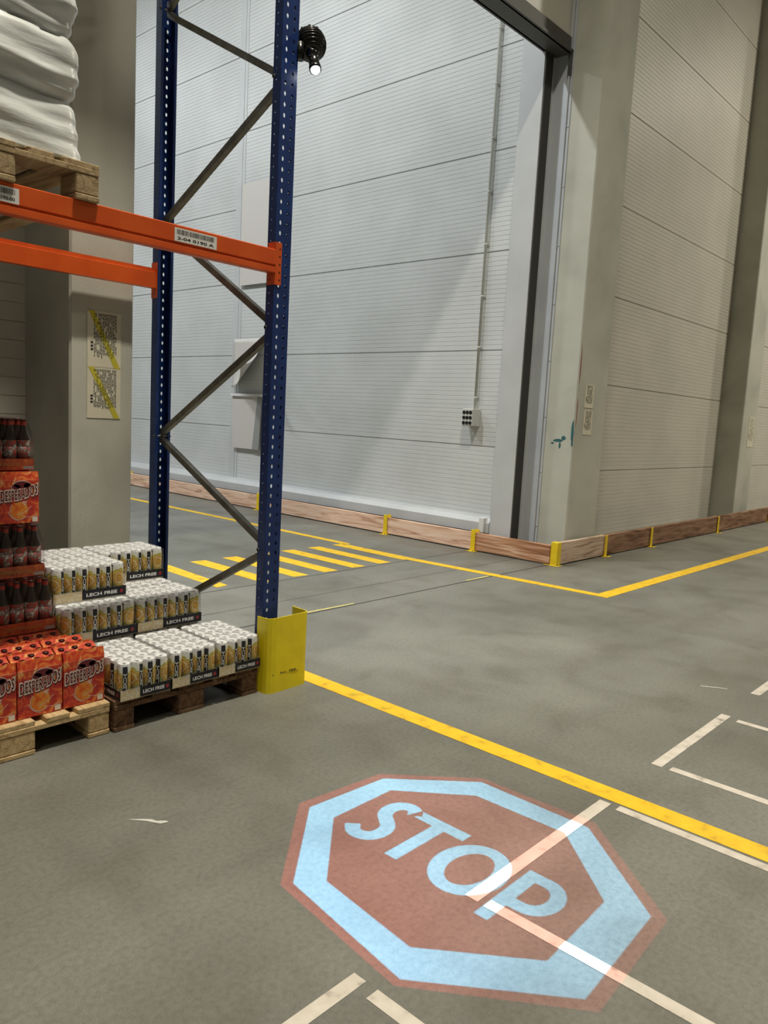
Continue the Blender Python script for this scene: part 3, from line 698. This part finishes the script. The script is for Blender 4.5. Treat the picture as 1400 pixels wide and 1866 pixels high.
film = bpy.data.materials.new('shrink_film'); film.use_nodes = True; N = film.node_tree.nodes; L = film.node_tree.links; N.clear()
ou = N.new('ShaderNodeOutputMaterial'); mx = N.new('ShaderNodeMixShader'); tr = N.new('ShaderNodeBsdfTransparent'); gl = N.new('ShaderNodeBsdfGlossy'); gl.inputs['Roughness'].default_value = .22
fr_ = N.new('ShaderNodeFresnel'); fr_.inputs[0].default_value = 1.35; ntx = N.new('ShaderNodeTexNoise'); ntx.inputs['Scale'].default_value = 30; tcn = N.new('ShaderNodeTexCoord'); bpn = N.new('ShaderNodeBump'); bpn.inputs['Strength'].default_value = .8; bpn.inputs['Distance'].default_value = .01
L.new(tcn.outputs['Object'], ntx.inputs[0]); L.new(ntx.outputs[0], bpn.inputs['Height']); L.new(bpn.outputs[0], gl.inputs['Normal'])
fm = N.new('ShaderNodeMath'); fm.operation = 'MULTIPLY'; fm.inputs[1].default_value = .4; L.new(fr_.outputs[0], fm.inputs[0]); L.new(fm.outputs[0], mx.inputs[0]); L.new(tr.outputs[0], mx.inputs[1]); L.new(gl.outputs[0], mx.inputs[2]); L.new(mx.outputs[0], ou.inputs[0])

def hazy(m, f):
    m2 = m.copy(); m2.name = 'hazy_shrink_film'; N = m2.node_tree.nodes; L = m2.node_tree.links
    mixn = [n for n in N if n.type == 'MIX_SHADER'][0]; trn = [n for n in N if n.type == 'BSDF_TRANSPARENT'][0]
    d = N.new('ShaderNodeBsdfDiffuse'); d.inputs[0].default_value = (.85,.86,.87,1); m3 = N.new('ShaderNodeMixShader'); m3.inputs[0].default_value = f
    L.new(trn.outputs[0], m3.inputs[1]); L.new(d.outputs[0], m3.inputs[2]); L.new(m3.outputs[0], mixn.inputs[1]); return m2
film_haze = hazy(film, .012); film_top = hazy(film, .30)
CR = .0307
LECH = textpolys('LECH', .035, 0, .95)
LECHFREE = textpolys('LECH FREE', .03, 0, 1.0)
def can_mesh():
    mb = MB()
    mb.lathe([(.022,.0),(.027,.002),(CR,.010),(CR,.142),(CR-.003,.152),(.0275,.158),(.0275,.1635),(.0262,.1645),(.0252,.1615),(.0248,.1595)], 26, (0,0,0), 0, mats=[2,2,0,0,1,1,1,1,1,1])
    # tab
    mb.lathe([(.006,0),(.006,.0015)], 10, (.006,0,.1600), 3); mb.box(-.012,.006,-.005,.005,.1600,.1612,3)
    tv, tf, tw, th = LECH; sc = .085/tw; hh = .0155/th
    for a0 in (0, PI):   # text reads upwards on the two dark bars
        vs = []
        for x, y in tv:
            z = .036 + x*sc; a = a0 + (.0135/2 - y*hh)/CR*-1.0
            vs.append(((CR+.0004)*math.cos(a0-(y*hh-.0068)/CR), (CR+.0004)*math.sin(a0-(y*hh-.0068)/CR), z))
        mb.add(vs, tf, 4)
    return mb
TABG = mat('can_tab_dark', (.16,.15,.15), .4, .5)
def can_tray_proto():
    """24 cans 6 x 4, long side along x; origin at base centre"""
    t = bpy.data.objects.new('beer_can_tray', None); link(t)
    Wd, Dp = 6*.0618+.004, 4*.0618+.004
    mb = MB(); hx, hy = Wd/2, Dp/2; hh = .048
    mb.box(-hx,hx,-hy,hy,0,.002,0)
    for a in ((-hx,hx,-hy,-hy+.0015),(-hx,hx,hy-.0015,hy),(-hx,-hx+.0015,-hy,hy),(hx-.0015,hx,-hy,hy)): mb.box(*a,0,hh)
    mb.build('card_tray', TRAYW, t)
    mb = MB(); tv, tf, tw, th = LECHFREE
    def face(org, ux, nrm, length):
        org = Vector(org); ux = Vector(ux); nrm = Vector(nrm); uz = Vector((0,0,1)); e = .0012
        s0, s1 = length*.38, length
        q = lambda s,z,k: (org + ux*s + uz*z + nrm*k)[:]
        mb.add([q(s0,.003,e),q(s1,.003,e),q(s1,hh+.001,e),q(s0,hh+.001,e)], [(0,1,2,3)], 0)
        bl = (s1-s0); scx = bl*.70/tw; scz = .017/th
        mb.add([q(s0+bl*.09+x*scx, .016+y*scz, e*1.7) for x,y in tv], tf, 1)
        c = s0 + bl*.89
        mb.add([q(c+.009*math.cos(2*PI*k/10), .0245+.010*math.sin(2*PI*k/10), e*1.7) for k in range(10)], [list(range(10))], 2)
    for args in (((-hx,-hy,0),(1,0,0),(0,-1,0),Wd), ((hx,hy,0),(-1,0,0),(0,1,0),Wd), ((hx,-hy,0),(0,1,0),(1,0,0),Dp), ((-hx,hy,0),(0,-1,0),(-1,0,0),Dp)):
        mb = MB(); face(*args)
        o = mb.build('printed_band', [TRAYB, TXT, REDDOT], t, fixn=False); o['label'] = 'black band printed LECH FREE in white'
    cm = can_mesh(); proto = None
    for i in range(6):
        for j in range(4):
            if proto is None: proto = cm.build('can', [CANP, CANTOP, CANW, TABG, TXT], t); c = proto
            else: c = proto.copy(); link(c); c.parent = t
            c.location = ((i-2.5)*.0618, (j-1.5)*.0618, .0025); c.rotation_euler = (0,0,(PI if i == 0 and 0 < j < 4 else -PI/2) + random.choice((-.6,-.3,0,.3,.6,PI/2)))
    # film skin
    mb = MB(); s = .0025; x_, y_ = hx+.0022, hy+.0022; zt = .170; r = .02
    ring = lambda z, k: [(-x_+k+r*.6,-y_+k,z),(x_-k-r*.6,-y_+k,z),(x_-k,-y_+k+r*.6,z),(x_-k,y_-k-r*.6,z),(x_-k-r*.6,y_-k,z),(-x_+k+r*.6,y_-k,z),(-x_+k,y_-k-r*.6,z),(-x_+k,-y_+k+r*.6,z)]
    vs = ring(.05,-.0002)+ring(.155,.001)+ring(zt,.012); fs = [[a*8+k, a*8+(k+1)%8, (a+1)*8+(k+1)%8, (a+1)*8+k] for a in range(2) for k in range(8)]
    mb.add(vs, fs); mb.add(vs, [[16+k for k in range(8)]], 1); o = mb.build('shrink_film', [film_haze, film_top], t)
    return t
ct = can_tray_proto()
used = [False]
def place(proto, x, y, z, rz, label, cat, group, flag):
    o = proto if not flag[0] else dup(proto); flag[0] = True
    o.location = (x,y,z); o.rotation_euler = (0,0,rz); tag(o, label, cat, group); return o
G1 = 'trays of beer cans on the right pallet'
for i, wh in enumerate(('left', 'middle', 'right')):
    place(ct, 1.672+.1285+i*.2625, 3.02+.19, .1445, PI/2, {'left':'front bottom beer can tray next to the red bottle packs', 'middle':'middle beer can tray of the front bottom row', 'right':'front bottom beer can tray touching the yellow guard'}[wh], 'can tray', G1, used)
rows = ['front', 'second', 'back']
for r_ in range(3):
    for i, sd in enumerate(('left','right')):
        place(ct, 1.79+i*.381, 3.41+.132+.262*r_, .1445, 0, 'buried bottom-layer beer can tray, %s row, %s side, under the second layer' % (rows[r_], sd), 'can tray', G1, used)
for r_ in range(3):
    for i, sd in enumerate(('left','right')):
        lab = {(0,0):'second-layer beer can tray at the front, beside the dark bottle trays', (0,1):'second-layer beer can tray at the front right, before the blue upright'}.get((r_,i), 'second-layer beer can tray in the %s row, %s side' % (rows[r_], sd))
        place(ct, 1.79+i*.381, 3.41+.132+.262*r_, .3155, 0, lab, 'can tray', G1, used)
z3 = .4865
place(ct, 1.80, 3.54+.13, z3, 0, 'top-layer beer can tray standing forward on the left', 'can tray', G1, used)
place(ct, 2.18, 3.80+.13, z3, 0, 'top-layer beer can tray at the right, near the rear upright', 'can tray', G1, used)
place(ct, 1.80, 3.80+.13, z3, 0, 'top-layer beer can tray behind the forward one, by the column', 'can tray', G1, used)

# ------------------------------------------------------------------ red bottle packs
ART = noisy('pack_art_print', [(.28,(.16,.012,.012)),(.40,(.42,.028,.02)),(.50,(.58,.055,.02)),(.58,(.66,.16,.03)),(.66,(.74,.42,.16)),(.74,(.70,.25,.16))], 15, 7, .4, dist=2.2)
ARTO = noisy('pack_orange_disc', [(.35,(.60,.09,.01)),(.5,(.70,.20,.02)),(.65,(.62,.33,.06))], 34, 6, .4)
DKRED = mat('pack_dark_red', (.12,.008,.015), .4)
CREAM = mat('pack_cream', (.72,.66,.58), .4)
CAPM = mat('bottle_cap', (.05,.012,.012), .3, .4)
DESP = textpolys('DESPERADOS', .025, 0, 1.12); DESPO = textpolys('DESPERADOS', .075, 0, 1.08)
def pack_proto():
    """carton of six bottles; .186 wide, .125 deep, .246 high; origin at base centre"""
    t = bpy.data.objects.new('bottle_pack', None); link(t); hx, hy = .0925, .0615; H = .205
    mb = MB(); mb.box(-hx,hx,-hy,hy,0,H,0,.002)
    # gabled top: front panel leans in, two ridges
    mb.prism([(-hy+.001,H),(-hy+.010,.243),(-hy+.014,.243),(-.004,.222),(0,.218),(.004,.222),(hy-.014,.243),(hy-.010,.243),(hy-.001,H)], 'x', -hx+.001, hx-.001)
    mb.build('carton', ART, t)
    mb = MB(); tv, tf, tw, th = DESP; tvo, tfo, two, tho = DESPO
    y = -hy-.0006; sl = .20; wdt = .168
    def P(x, z, k): return (x, y-k, z)
    def band(u): return .112 + sl*(u)*wdt
    # cream outline around each letter, dark shadow beneath, dark red letters on top
    def word(pv, pf, tw_, th_, gx, gz, dx, dz, k, mi):
        mb.add([P((x/tw_-.5)*(wdt+gx)+dx, band((x/tw_-.5))+(yy/th_)*(.048+gz)-gz/2+dz+.010*abs(2*x/tw_-1), k) for x,yy in pv], pf, mi)
    word(tvo, tfo, two, tho, .010, .016, .002, -.004, .0003, 2)
    word(tvo, tfo, two, tho, .008, .012, 0, 0, .0006, 1)
    word(tv, tf, tw, th, 0, 0, 0, 0, .0010, 2)
    # crest
    for (cx,cz,rx,rz_,mi,k) in ((.012,.182,.040,.020,1,.0004),(.012,.182,.037,.017,2,.0007),(-.015,.172,.022,.014,1,.0004),(-.015,.172,.020,.012,2,.0007),(.038,.178,.020,.013,1,.0004),(.038,.178,.018,.011,2,.0007)):
        mb.add([P(cx+rx*math.cos(2*PI*q/16), cz+rz_*math.sin(2*PI*q/16), k) for q in range(16)], [list(range(16))], mi)
    # orange disc with cream arc, lower splashes
    mb.add([P(.0+.040*math.cos(2*PI*q/24), .062+.042*math.sin(2*PI*q/24), .00015) for q in range(24)], [list(range(24))], 3)
    def arc(cx,cz,r0,r1,a0,a1,mi,k,n=14):
        vs = [P(cx+r*math.cos(a0+(a1-a0)*q/n), cz+r*math.sin(a0+(a1-a0)*q/n), k) for r in (r0,r1) for q in range(n+1)]
        mb.add(vs, [[q,q+1,n+2+q,n+1+q] for q in range(n)], mi)
    arc(0,.062,.042,.044,2.4,5.4,1,.0004); arc(.01,.075,.062,.0635,3.4,4.6,1,.0004); arc(-.03,.15,.11,.1115,4.9,5.6,1,.0004); arc(.05,.1,.07,.0715,4.2,5.2,1,.0004); arc(.02,.115,.05,.052,.2,1.1,3,.0003)
    arc(-.02,.0,.05,.053,.6,1.6,3,.0003)
    for (cx, cz, sx_, sz_) in ((.022,.098,.014,.003),(.026,.090,.010,.0025),(.030,.104,.006,.0022)):
        mb.add([P(cx-sx_,cz,.0006),P(cx,cz-sz_,.0006),P(cx+sx_,cz+.003,.0006),P(cx,cz+sz_,.0006)], [(0,1,2,3)], 1)
    mb.add([P(.060,.006,.0005),P(.085,.006,.0005),P(.085,.03,.0005),P(.060,.028,.0005)], [(0,1,2,3)], 1)
    o = mb.build('front_print', [ART, CREAM, DKRED, ARTO], t, fixn=False); o['label'] = 'slanted DESPERADOS lettering under a dark red crest'
    for i in range(3):
        for j in range(2):
            mb = MB(); mb.lathe([(.014,0),(.014,.012),(.0115,.015)], 12, ((i-1)*.061, -.030+.060*j, .224)); mb.build('bottle_cap', CAPM, t)
    return t
pk = pack_proto(); pu = [False]; G2 = 'six-bottle beer packs on the left pallet'
colsn = ['right-hand', 'second from right', 'third from right', 'leftmost']
rown = ['front', 'second', 'third']
for r_ in range(3):
    for i in range(4):
        x = 1.640-.094-.190*i - (.045 if r_ == 2 else 0)
        lab = 'red beer pack of the bottom layer, %s row, %s column' % (rown[r_], colsn[i])
        place(pk, x, 3.098+.062+.125*r_, .1455, 0, lab, 'beer pack', G2, pu)
for r_ in range(4):
    for i in range(4):
        place(pk, 1.59-.094-.190*i, 3.475+.063+.126*r_, .1455, 0, 'hidden red beer pack below dark bottle trays, row %s, %s column' % (['four','five','six','seven'][r_], colsn[i]), 'beer pack', G2, pu)

# ------------------------------------------------------------------ dark bottle trays
GLASS = mat('dark_bottle_glass', (.022,.014,.010), .12, 0, .8)
LABR = noisy('bottle_label', [(.4,(.30,.03,.02)),(.55,(.10,.09,.08)),(.65,(.45,.42,.36))], 60, 4, .5)
TRAYR = noisy('red_tray_card', [(.3,(.22,.03,.015)),(.5,(.42,.07,.02)),(.68,(.55,.14,.03))], 26, 5, .5, dist=1.5)
NECK = mat('neck_foil', (.32,.035,.02), .35, .2)
DW = textpolys('DESPERADOS', .03, 0, .9)
def bottle_tray_proto():
    t = bpy.data.objects.new('bottle_tray', None); link(t); hx, hy = .131, .196; hh = .052
    mb = MB(); mb.box(-hx,hx,-hy,hy,0,.003)
    for a in ((-hx,hx,-hy,-hy+.002),(-hx,hx,hy-.002,hy),(-hx,-hx+.002,-hy,hy),(hx-.002,hx,-hy,hy)): mb.box(*a,0,hh)
    mb.build('card_tray', TRAYR, t)
    mb = MB(); tv, tf, tw, th = DW
    mb.add([(-hx+.03+x/tw*.17, -hy-.0006, .018+y/th*.016) for x,y in tv], tf, 0)
    mb.build('printed_band', mat('tray_gold_print', (.40,.17,.04), .5), t, fixn=False)
    mb = MB(); mb.add([(hx-.05,-hy-.0006,.004),(hx-.004,-hy-.0006,.004),(hx-.004,-hy-.0006,.018),(hx-.05,-hy-.0006,.018)], [(0,1,2,3)])
    mb.build('sticker', mat('tray_grey_print', (.30,.28,.26), .6), t, fixn=False)
    mb = MB()
    mb.lathe([(.026,0),(.0305,.004),(.0310,.03),(.0310,.105),(.0310,.135),(.027,.155),(.017,.180),(.0138,.205),(.0138,.222),(.0145,.224),(.0145,.232),(.012,.234)], 16, (0,0,0), 0, mats=[0,0,0,1,0,0,0,2,2,3,3,3])
    mb.lathe([(.0313,.040),(.0313,.105)], 16, (0,0,0), 1)
    pr = mb.build('bottle', [GLASS, LABR, NECK, CAPM], t); first = True
    for i in range(4):
        for j in range(6):
            if first: c = pr; first = False
            else: c = pr.copy(); link(c); c.parent = t
            c.location = ((i-1.5)*.0642, (j-2.5)*.0642, .0032); c.rotation_euler = (0,0,random.uniform(0,6))
    mb = MB(); x_, y_ = hx+.001, hy+.001
    ring = lambda z,k: [(-x_+k,-y_+k,z),(x_-k,-y_+k,z),(x_-k,y_-k,z),(-x_+k,y_-k,z)]
    vs = ring(.008,0)+ring(.14,0)+ring(.20,.014)+ring(.2385,.022); mb.add(vs, [[a*4+k, a*4+(k+1)%4, (a+1)*4+(k+1)%4, (a+1)*4+k] for a in range(3) for k in range(4)] + [[12,13,14,15]])
    mb.build('shrink_film', film, t)
    return t
bt = bottle_tray_proto(); bu = [False]; G3 = 'trays of dark beer bottles on the left pallet'
pos = ['right-hand', 'middle', 'left-hand']
for zt, yf, xr, nm in ((.392, 3.475, 1.592, 'lowest dark bottle tray stack level, %s tray behind the red packs'), (.632, 3.575, 1.585, 'second level of dark bottle trays, %s tray under the boxed packs')):
    for i in range(3): place(bt, xr-.131-.264*i, yf+.197, zt, 0, nm % pos[i], 'bottle tray', G3, bu)
for i in range(4):
    for r_ in range(2):
        place(pk, 1.592-.094-.190*i, 3.645+.062+.125*r_, .872, 0, 'red beer pack between the dark bottle trays, %s row, %s column' % (rown[r_], colsn[i]), 'beer pack', G2, pu)
for i in range(3): place(bt, 1.590-.131-.264*i, 3.70+.197, 1.119, 0, 'topmost dark bottle tray, %s tray against the left wall' % pos[i], 'bottle tray', G3, bu)

# ------------------------------------------------------------------ high bay lamp fittings where the lights are
for i, (x, y, z, p, col, spr) in enumerate(LAMPS):
    t = thing('high_bay_lamp', 'ceiling lamp fitting %s' % ['over the wide yellow line','behind the camera','over the right aisle','far along the right aisle','at the end of the right aisle','beyond the doorway','second beyond the doorway','farthest beyond the doorway'][i], 'lamp', (x,y,z))
    mb = MB(); mb.box(-.5,.5,-.18,.18,.0,.08,0,.01); mb.build('housing', GALV, t)
    mb = MB(); mb.tube((-.4,0,.08),(-.4,0,.7),.006,6); mb.build('hanger', GALV, t)
    mb = MB(); mb.tube((.4,0,.08),(.4,0,.7),.006,6); mb.build('hanger', GALV, t)
